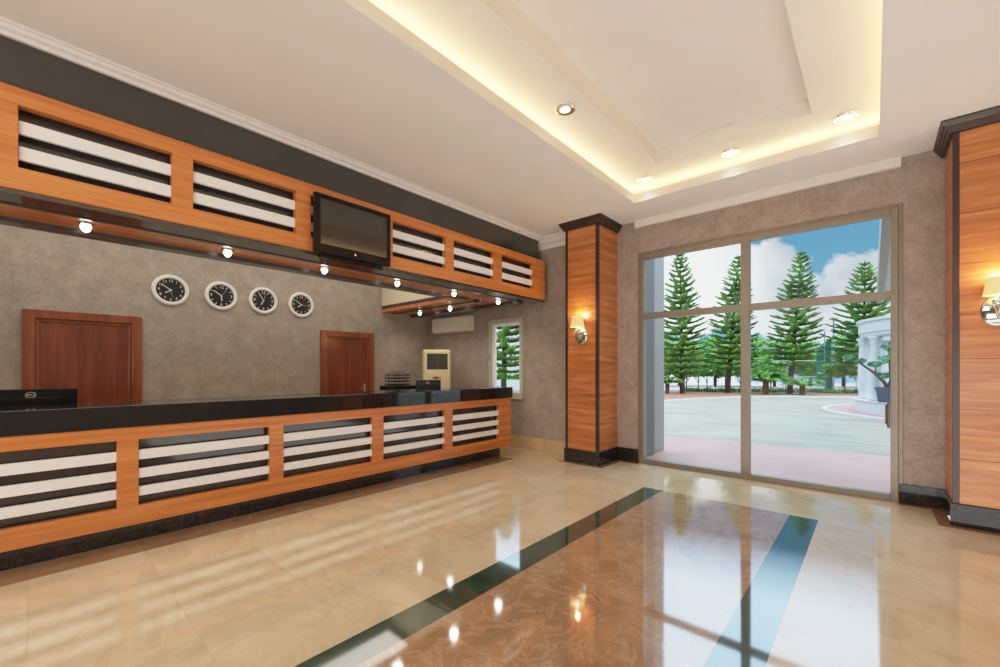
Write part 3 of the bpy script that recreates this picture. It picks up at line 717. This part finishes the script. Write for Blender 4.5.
bm = B(); lathe(bm, [(3.5, G-.028), (3.5, G+.0), (4.28, G+.0), (4.28, G-.028)], 72, mat=Matrix.Translation((RC[0], RC[1], 0)), cap=False); o = obj('paved_ring', bm, M['pink_paving']); o['kind'] = 'structure'
bm = B(); lathe(bm, [(4.28, G-.028), (4.28, G+.03), (4.44, G+.03), (4.44, G-.028)], 72, mat=Matrix.Translation((RC[0], RC[1], 0)), cap=False); o = obj('ring_kerb', bm, M['curb']); o['kind'] = 'structure'

# ---- foliage builders
def spindle(bm, p, d, L, r, n=4):
    d = d.normalized(); u = d.cross(Vector((0, 0, 1)));
    if u.length < .05: u = Vector((1, 0, 0))
    u.normalize(); w_ = d.cross(u)
    a = bm.verts.new(p); e = bm.verts.new(p+d*L)
    ring = [bm.verts.new(p+d*L*.4+(u*math.cos(2*PI*k/n)+w_*math.sin(2*PI*k/n))*r) for k in range(n)]
    for k in range(n):
        bm.faces.new((a, ring[(k+1) % n], ring[k])); bm.faces.new((e, ring[k], ring[(k+1) % n]))
def pine(loc, H, R, lean, label, seed, bare=.9, parts=True):
    rnd = random.Random(seed)
    t = thing('norfolk_pine', label, 'tree', loc, group='tall pines beyond the driveway')
    def ax(z): f = z/H; return Vector((lean[0]*f, lean[1]*f, z))
    bm = B(); tube(bm, [ax(0), ax(H*.25), ax(H*.6), ax(H*.97)], [.16, .13, .08, .02], 8); obj('trunk', smooth(bm), M['trunk'], t, world=False)
    bm = B(); z = bare; tier = 0
    while z < H-.1:
        f = (z-bare)/(H-bare)
        Rz = R*(1-f)**.72*(.9+.2*rnd.random())*(1.0 if f > .12 else .85)+.12
        nb = 8 if f < .75 else 6
        off = rnd.random()*6
        for k in range(nb):
            a = off+2*PI*k/nb+rnd.uniform(-.15, .15); L = Rz*rnd.uniform(.85, 1.08)
            rise = .10 + .35*f + rnd.uniform(-.06, .06)
            p0 = ax(z); dr = Vector((math.cos(a), math.sin(a), 0)); sd = Vector((-dr.y, dr.x, 0))
            ns = max(4, int(L/.11))
            prev = p0
            for s_ in range(1, ns+1):
                q = s_/ns; p = p0+dr*(L*q)+Vector((0, 0, L*(rise*q*q-.10*q*(1-q))))
                if q > .18:
                    wd = (.40 if f < .7 else .24)*(1-.55*q)*min(1, L)+.07
                    for sg in (-1, 1):
                        spindle(bm, p, dr*.75+sd*sg+Vector((0, 0, .35+rnd.uniform(-.1, .1))), wd, .055, 3)
                if s_ % 2 == 0 or s_ == ns:
                    spindle(bm, prev, (p-prev), (p-prev).length*1.35, .075, 3); prev = p
        z += (.30 + .04*(1-f))*rnd.uniform(.85, 1.15)*(.8 if f > .8 else 1); tier += 1
    spindle(bm, ax(H-.35), Vector((0, 0, 1)), .6, .05, 4)
    obj('foliage', bm, M['pine'], t, world=False)
    return t
pine((-8.55, 26.1, G), 8.7, 1.5, (-.25, .3), 'leftmost tall pine seen through the left window pane', 1, 1.25)
pine((-6.70, 28.6, G), 8.4, 1.5, (.55, .3), 'tall leaning pine partly hidden behind the window mullion', 2, 1.5)
pine((-3.70, 30.0, G), 8.4, 1.5, (.55, .4), 'tall slim pine in the middle of the right window pane', 3, 1.7)
pine((-.45, 33.0, G), 7.8, 2.1, (.1, .2), 'tall pine rising behind the white rotunda', 4, 1.2)
pine((-14.5, 16.6, G), 7.5, 1.7, (.1, .1), 'pine outside the narrow window behind the desk', 5, 1.0)

def leafblob(bm, c0, r, n, size, rnd):
    for _ in range(n):
        v = Vector((rnd.gauss(0, 1), rnd.gauss(0, 1), rnd.gauss(0, 1))).normalized()*(rnd.uniform(.72, 1.05))
        p = Vector(c0)+Vector((v.x*r[0], v.y*r[1], v.z*r[2]))
        a = Vector((rnd.uniform(-1, 1), rnd.uniform(-1, 1), rnd.uniform(-.6, .6))).normalized(); b_ = a.cross(v+Vector((rnd.uniform(-.5, .5),)*3)).normalized()
        s = size*rnd.uniform(.6, 1.3)
        bm.faces.new([bm.verts.new(q) for q in (p-a*s, p+b_*s*.5, p+a*s, p-b_*s*.5)])
def crown(bm, R, H, z0, rnd, nb=9, per=170, size=.2, flat=.8):
    leafs = []
    for k in range(nb):
        a = rnd.uniform(0, 2*PI); q = rnd.uniform(0, .62)*R; zz = z0+rnd.uniform(.2, .8)*H
        rr = R*rnd.uniform(.42, .6)
        bmesh.ops.create_icosphere(bm, subdivisions=2, radius=rr*.86, matrix=Matrix.Translation((q*math.cos(a), q*math.sin(a), zz)) @ Matrix.Scale(flat, 4, (0, 0, 1)))
        leafblob(bm, (q*math.cos(a), q*math.sin(a), zz), (rr, rr, rr*flat), per, size, rnd)
protos = []
def broad_tree(loc, H, R, label, seed, proto=None, sc=1, rz=0):
    if proto is not None:
        return dup(proto, loc, label, rz, (sc, sc, sc))
    rnd = random.Random(seed)
    t = thing('leafy_tree', label, 'tree', loc, rz, group='bushy green trees behind the pines')
    bm = B(); tube(bm, [(0, 0, 0), (.05, 0, H*.35), (0, .1, H*.7)], [.14, .11, .05], 8); tube(bm, [(.03, 0, H*.3), (.5, .2, H*.6)], [.08, .03], 6); tube(bm, [(.03, 0, H*.3), (-.5, -.1, H*.6)], [.08, .03], 6)
    obj('trunk', bm, M['trunk'], t, world=False)
    bm = B(); crown(bm, R, H*.78, H*.16, rnd, 15, 170, .22); obj('foliage', bm, M['leaf'], t, world=False)
    return t
A = broad_tree((-18.6, 35.5, G), 4.6, 2.5, '', 11); Bt = broad_tree((-15.6, 37.5, G), 4.4, 2.4, '', 12)
A['label'] = 'bushy tree farthest left in the background, behind the leftmost pine'; Bt['label'] = 'second bushy background tree from the left'
rows = [(-13.0, 38.8, 1.0, 'bushy tree in the background just right of the leftmost pine'), (-10.6, 41.0, 1.05, 'round bushy tree between the two left pines'), (-8.4, 43.0, 1.0, 'bushy background tree behind the leaning pine'),
        (-6.2, 41.8, .95, 'bushy background tree just right of the window mullion'), (-4.0, 44.5, .92, 'dark bushy tree left of the slim pine in the right pane'), (-1.9, 46.5, 1.02, 'bushy background tree behind the slim pine'),
        (.2, 45.0, 1.15, 'large bushy tree between the green screen and the rotunda'), (2.4, 52, 1.2, 'large bushy tree behind the white rotunda'), (6, 50, 1.15, 'bushy tree right of the rotunda'),
        (-23, 34, 1.0, 'bushy tree beyond the left porch column'), (9.5, 46, 1.1, 'bushy tree far right beyond the rotunda')]
for i, (x, y, s_, lb_) in enumerate(rows):
    broad_tree((x, y, G), 0, 0, lb_, 0, proto=(A, Bt)[i % 2], sc=s_, rz=i*1.3)
# small young trees along the bed
rnd = random.Random(21)
YS = 1.3
t = thing('young_tree', '', 'small tree', (0, 0, 0), group='row of young trees in the planting bed'); t.scale = (YS, YS, YS)
bm = B(); tube(bm, [(0, 0, 0), (.02, 0, .6), (0, .02, 1.1)], [.03, .025, .012], 6); tube(bm, [(.01, 0, .4), (.25, .1, .9)], [.018, .008], 5); tube(bm, [(.01, 0, .35), (-.22, -.05, .9)], [.018, .008], 5); obj('trunk', bm, M['trunk'], t, world=False)
bm = B()
for c0 in ((0, 0, 1.15), (.28, .1, .95), (-.25, -.05, .95), (.05, .2, 1.35)): leafblob(bm, c0, (.27, .27, .2), 70, .10, rnd)
obj('foliage', bm, M['leaf_light'], t, world=False)
yt = [(-9.0, 28.2, 'young tree left of the leftmost pine trunk'), (-8.6, 29.3, 'young tree behind the leftmost pine trunk'), (-8.3, 30.2, 'first young tree right of the leftmost pine trunk'), (-7.9, 30.7, 'young tree in the middle between the two left pine trunks'),
      (-7.4, 31.1, 'young tree just left of the leaning pine trunk'), (-6.6, 31.5, 'young tree right behind the leaning pine trunk'), (-5.0, 32.2, 'young tree left of the slim pine, between the two cycads'), (-4.2, 32.4, 'young tree directly left of the slim pine trunk'),
      (-1.9, 33.2, 'young tree between the green screen and the rotunda'), (-1.3, 33.5, 'young tree just left of the rotunda columns')]
for i, (x, y, lb_) in enumerate(yt):
    if i == 0: t.location = (x, y, G+.02); t['label'] = lb_
    else: dup(t, (x, y, G+.02), lb_, rz=i*1.1, sc=(YS, YS, YS*(.9+.03*(i % 4))))
# cycads
rnd = random.Random(5)
t = thing('cycad', '', 'cycad', (0, 0, 0), group='cycads in the planting bed')
bm = B(); tube(bm, [(0, 0, 0), (0, 0, .3), (0, 0, .62)], [.12, .13, .12], 10); obj('trunk', bm, M['cycad_trunk'], t, world=False)
bm = B()
for k in range(34):
    a = rnd.uniform(0, 2*PI); up = rnd.uniform(.15, 1.05); L = rnd.uniform(.9, 1.15)
    dr = Vector((math.cos(a), math.sin(a), 0)); sd = Vector((-dr.y, dr.x, 0)); prev = Vector((0, 0, .6))
    for s_ in range(1, 9):
        q = s_/8; p = Vector((0, 0, .6))+dr*(L*q*math.cos(up*(1-.4*q)))+Vector((0, 0, L*q*math.sin(up*(1-.75*q*q))))
        spindle(bm, prev, p-prev, (p-prev).length*1.3, .035, 3)
        for sg in (-1, 1):
            for w_ in (0, .5):
                spindle(bm, prev.lerp(p, w_), sd*sg+dr*.5+Vector((0, 0, .25)), .24*(1-q*.5), .03, 3)
        prev = p
obj('fronds', bm, M['cycad'], t, world=False)
cy = [(-4.62, 28.2, 'cycad on a stout trunk just right of the window mullion', 1.2), (-2.93, 28.6, 'low spreading cycad right of the slim pine trunk', 1.15), (-9.15, 25.3, 'cycad at the left edge beside the porch column', .95)]
for i, (x, y, lb_, s_) in enumerate(cy):
    if i == 0: t.location = (x, y, G+.02); t['label'] = lb_; t.scale = (s_, s_, s_)
    else: dup(t, (x, y, G+.02), lb_, rz=i*2, sc=(s_, s_, s_*(.75 if i == 1 else 1)))
# low ground cover
bm = B(); rnd = random.Random(9)
for k in range(60):
    q = k/59; x = -9.2+8.6*q; y = 28.6+4.6*q+rnd.uniform(-.4, .5)
    leafblob(bm, (x, y, G+.14), (.3, .3, .13), 40, .08, rnd)
o = obj('ground_cover_shrubs', bm, M['leaf']); tag(o, 'low green shrubs covering the back of the planting bed', 'shrubs', kind='stuff')
# palm between pines
t = thing('fan_palm', 'small pale green palm between the mullion and the slim pine', 'palm', (-5.6, 34.5, G))
bm = B(); tube(bm, [(0, 0, 0), (0, 0, 1.3), (.05, 0, 2.0)], [.16, .14, .12], 10); obj('trunk', bm, M['trunk'], t, world=False)
bm = B(); rnd = random.Random(3)
for k in range(40):
    a = rnd.uniform(0, 2*PI); up = rnd.uniform(-.3, 1.3); dr = Vector((math.cos(a)*math.cos(up), math.sin(a)*math.cos(up), math.sin(up))); spindle(bm, Vector((.05, 0, 2.0)), dr, rnd.uniform(.45, .75), .07, 3)
obj('fronds', bm, M['leaf_light'], t, world=False)
# green wind screen and poles
t = thing('green_screen_panel', 'tall dark green wind screen standing on the court left of the rotunda', 'screen', (-2.5, 36.5, G))
bm = B(); box(bm, -.5, .0, -.03, .03, .3, 3.0, mat=Matrix.Rotation(.6, 4, 'Z')); box(bm, 0, .42, -.03, .03, .0, 3.3, mat=Matrix.Rotation(.1, 4, 'Z')); obj('panel', bm, M['mesh_green'], t, world=False)
bm = B(); tube(bm, [(0, 0, 0), (0, 0, 4.1)], .05, 8); obj('post', bm, M['pole'], t, world=False)
bm = B(); tube(bm, [(.4, .0, 0), (.4, .0, 3.4)], .05, 8); obj('post', bm, M['pole'], t, world=False)
t = thing('lamp_post', 'slim grey lamp post rising beside the green screen', 'lamp post', (-2.05, 37.2, G))
bm = B(); tube(bm, [(0, 0, 0), (0, 0, 4.9)], .055, 8); obj('post', bm, M['pole'], t, world=False)
bm = B(); box(bm, -.25, .25, -.12, .12, 4.9, 5.02); obj('lamp_head', bm, M['pole'], t, world=False)
# pipe fence
t = thing('court_fence', 'thin grey pipe fence running behind the slim pine and the green screen', 'fence', (-4, 38.5, G))
for z in (.9, 2.1, 3.1):
    bm = B(); tube(bm, [(-3.2, -1.2, z), (5.2, 1.9, z)], .03, 6); obj('rail', bm, M['pole'], t, world=False)
for k in range(5):
    q = k/4; bm = B(); tube(bm, [(-3.2+8.4*q, -1.2+3.1*q, 0), (-3.2+8.4*q, -1.2+3.1*q, 3.2)], .04, 6); obj('post', bm, M['pole'], t, world=False)
t = thing('court_building', 'long low pale blue building far behind the pines and bushy trees', 'building', (-6.5, 56.0, G), rz=.3)
bm = B(); box(bm, -5.5, 6.5, 0, .3, 0, 2.7); obj('wall', bm, M['far_wall'], t, world=False)
bm = B(); box(bm, -5.7, 6.7, -.3, .5, 2.7, 2.85); obj('roof', bm, M['grey_ext2'], t, world=False)
for k in range(7):
    bm = B(); box(bm, -5.0+k*1.6, -4.0+k*1.6, -.02, .02, 1.0, 2.2); obj('window', bm, M['dark_gloss'], t, world=False)
t = thing('garden_wall', 'low white garden wall with clipped green hedge seen through the narrow window', 'wall', (-20, 20, G), rz=.75, kind='thing')
bm = B(); box(bm, -6, 6, 0, .2, 0, .72); obj('wall_face', bm, M['white_stone'], t, world=False)
bm = B(); box(bm, -6, 6, .2, .9, 0, 1.15); obj('hedge', bm, M['leaf_light'], t, world=False)
# bollard seen in the narrow window
bm = B(); box(bm, -12.6, -12.2, 15.6, 15.9, G, 1.15); o = obj('grey_utility_box', bm, M['grey_ext2'], bevel=.02); tag(o, 'pale grey utility box outside the narrow window', 'utility box')

# potted bonsai on the rotunda plinth
t = thing('bonsai_pot', 'dark blue square pot standing on the rotunda plinth', 'pot', (.36, 18.05, G+.421))
bm = B(); rings = [[bm.verts.new((sx*r, sy*r, z)) for sx, sy in ((-1, -1), (1, -1), (1, 1), (-1, 1))] for r, z in ((.24, 0), (.30, .40), (.33, .40), (.33, .46), (.28, .46), (.27, .38))]
for a, b_ in zip(rings, rings[1:]):
    for k in range(4): bm.faces.new((a[k], a[(k+1) % 4], b_[(k+1) % 4], b_[k]))
bm.faces.new(rings[0]); bm.faces.new(rings[-1]); obj('pot_body', bm, M['pot'], t, world=False, )
t2 = thing('bonsai_tree', 'bonsai pine with a long branch reaching left, growing in the dark blue pot', 'bonsai', (.36, 18.05, G+.81))
bm = B(); tube(bm, [(0, 0, 0), (-.1, -.02, .25), (-.35, -.1, .55), (-.62, -.18, .8), (-.88, -.25, .98)], [.06, .05, .04, .03, .02], 8)
tube(bm, [(0, 0, 0), (.1, .05, .4), (.05, .1, .9), (.12, .1, 1.3)], [.07, .05, .04, .02], 8); tube(bm, [(-.3, -.09, .5), (-.3, -.1, .75)], [.03, .012], 6)
obj('trunk', smooth(bm), M['trunk'], t2, world=False)
bm = B(); rnd = random.Random(4)
for c0, r in (((-.95, -.27, 1.02), .17), ((-.68, -.2, .92), .16), ((-.3, -.1, .82), .18), ((.05, .1, .95), .3), ((.15, .1, 1.35), .32), ((-.08, .05, .45), .2), ((.3, 0, .7), .25)):
    leafblob(bm, c0, (r, r, r*.5), 120, .06, rnd)
obj('foliage', bm, M['bonsai'], t2, world=False)

# ================================================================ SKY
wd = bpy.data.worlds.new('sky'); bpy.context.scene.world = wd; wd.use_nodes = True
nt = NT(wd.node_tree); bg = wd.node_tree.nodes['Background']
tc = nt.add('ShaderNodeTexCoord'); vec = tc.outputs['Generated']
nm = nt.add('ShaderNodeVectorMath', operation='NORMALIZE'); nt.l.new(vec, nm.inputs[0]); d = nm.outputs[0]
sp = nt.add('ShaderNodeSeparateXYZ'); nt.l.new(d, sp.inputs[0])
sky = nt.ramp(sp.outputs[2], [(0.0, lin((160, 198, 222))), (.16, lin((118, 178, 214))), (.5, lin((74, 142, 196)))])
nz = nt.add('ShaderNodeTexNoise', i_Vector=d, i_Scale=16.0, i_Detail=8.0, i_Roughness=.55, i_Distortion=.2)
nz2 = nt.add('ShaderNodeTexNoise', i_Vector=d, i_Scale=3.0, i_Detail=5.0)
blobs = [((-.273, .943, .189), .10), ((-.16, .969, .187), .075), ((-.121, .985, .125), .075), ((-.21, .956, .206), .065), ((-.02, .99, .139), .07), ((.016, .986, .164), .045), ((-.053, .993, .11), .05), ((-.331, .919, .215), .05), ((-.075, .995, .071), .05), ((-.30, .95, .13), .06), ((-.2, .97, .13), .06),
         ((-.55, .8, .1), .2), ((.5, .85, .15), .25), ((-.8, .5, .15), .25), ((-.68, .66, .08), .2), ((.8, .3, .3), .3), ((-.5, -.8, .3), .4), ((.3, -.9, .3), .4)]
acc = None
for (x, y, z), r in blobs:
    v_ = Vector((x, y, z)).normalized()
    ds = nt.add('ShaderNodeVectorMath', operation='DISTANCE'); nt.l.new(d, ds.inputs[0]); ds.inputs[1].default_value = v_
    m_ = nt.math('SUBTRACT', 1.0, nt.math('DIVIDE', ds.outputs['Value'], r))
    acc = m_ if acc is None else nt.math('MAXIMUM', acc, m_)
cl = nt.math('ADD', acc, nt.math('MULTIPLY', nt.math('SUBTRACT', nz.outputs[0], .5), 1.5))
mask = nt.ramp(cl, [(0.0, (0, 0, 0, 1)), (.16, (1, 1, 1, 1))])
ccol = nt.ramp(nz2.outputs[0], [(.36, lin((140, 150, 168))), (.52, lin((226, 230, 238))), (.64, lin((250, 250, 250)))])
hi = nt.ramp(sp.outputs[2], [(.33, (0, 0, 0, 1)), (.42, (1, 1, 1, 1))])          # extra-bright blue added above the visible sky, to strengthen the floor reflection
bright = nt.add('ShaderNodeVectorMath', operation='SCALE'); nt.l.new(ccol, bright.inputs[0]); bright.inputs['Scale'].default_value = 1.9
sk = nt.add('ShaderNodeVectorMath', operation='SCALE'); nt.l.new(sky, sk.inputs[0]); sk.inputs['Scale'].default_value = 1.0
col = nt.mixc(mask, sk.outputs[0], bright.outputs[0])
col = nt.mixc(nt.math('MULTIPLY', hi, .9), col, (3.3, 4.7, 6.2, 1))
nt.l.new(col, bg.inputs[0]); bg.inputs[1].default_value = 1.0

# ================================================================ LIGHT
def area(loc, rot, sx, sy, e, colr):
    L = bpy.data.lights.new('area', 'AREA'); L.shape = 'RECTANGLE'; L.size = sx; L.size_y = sy; L.energy = e; L.color = colr
    o = bpy.data.objects.new('area_light', L); C.objects.link(o); o.location = loc; o.rotation_euler = rot; return o
sun = bpy.data.lights.new('sun', 'SUN'); sun.energy = 1.0; sun.angle = .3; sun.color = (1, .97, .92)
so = bpy.data.objects.new('sun', sun); C.objects.link(so); so.rotation_euler = Vector((-.45, .14, -.85)).to_track_quat('-Z', 'Y').to_euler()
# soft fill lamps added out of view to brighten the room
area((-2.6, -2.4, 3.55), (math.radians(25), 0, 0), 3.2, 2.5, 190, (1, .97, .94))
area((3.2, 1.5, 3.55), (0, math.radians(-20), 0), 1.5, 4.5, 100, (1, .96, .9))
area((-6.0, 1.5, 3.5), (0, 0, 0), 1.6, 6.0, 80, (1, .93, .84))
# added up-facing fill lamp behind the camera, in place of bounced light
area((0.4, -3.2, 1.0), (math.radians(125), 0, 0), 5, 1.6, 190, (1, .97, .95))
area((.4, 3.6, .04), (PI, 0, 0), 4.4, 4.2, 85, (.88, .94, 1))       # added lamp just above the floor, imitates daylight bouncing upward
def spotl(loc, e, colr, ang=100, blend=.8):
    L = bpy.data.lights.new('spot', 'SPOT'); L.energy = e; L.color = colr; L.spot_size = math.radians(ang); L.spot_blend = blend; L.shadow_soft_size = .05
    o = bpy.data.objects.new('spot_light', L); C.objects.link(o); o.location = loc; return o
for x, y, lb_ in spots: spotl((x, y, 2.42), 16, (1, .93, .82), 140)
for x, y in ((-2.165, 3.36), (-2.2, 5.27), (-1.2, 5.27), (-.196, 5.27), (-2.165, 1.45), (-.196, 3.36), (-.196, 1.45)): spotl((x, y, RZ-.03), 7, (1, .9, .76), 110)

# ================================================================ CAMERA
cam = bpy.data.cameras.new('camera'); co = bpy.data.objects.new('camera', cam); C.objects.link(co)
co.location = (0, 0, 1.4); co.rotation_euler = (PI/2, 0, math.radians(41.61))
cam.sensor_fit = 'HORIZONTAL'; cam.sensor_width = 36; cam.lens = 36*420/1000; cam.shift_y = .036; cam.clip_start = .05; cam.clip_end = 500
s = bpy.context.scene; s.camera = co
s.view_settings.view_transform = 'Standard'; s.view_settings.look = 'None'; s.view_settings.exposure = 0.0
s.view_settings.use_curve_mapping = True; cm = s.view_settings.curve_mapping; cm.white_level = (4, 4, 4); cv = cm.curves[3]
for px, py in ((.0625, .25), (.125, .47), (.2, .66), (.3, .80), (.5, .92)): cv.points.new(px, py)
cm.update()
s.view_settings.exposure = 0.0; s.view_settings.gamma = 1.0
s.cycles.max_bounces = 10; s.cycles.diffuse_bounces = 5; s.cycles.glossy_bounces = 5; s.cycles.transparent_max_bounces = 12
s.cycles.sample_clamp_indirect = 6.0; s.cycles.use_denoising = True
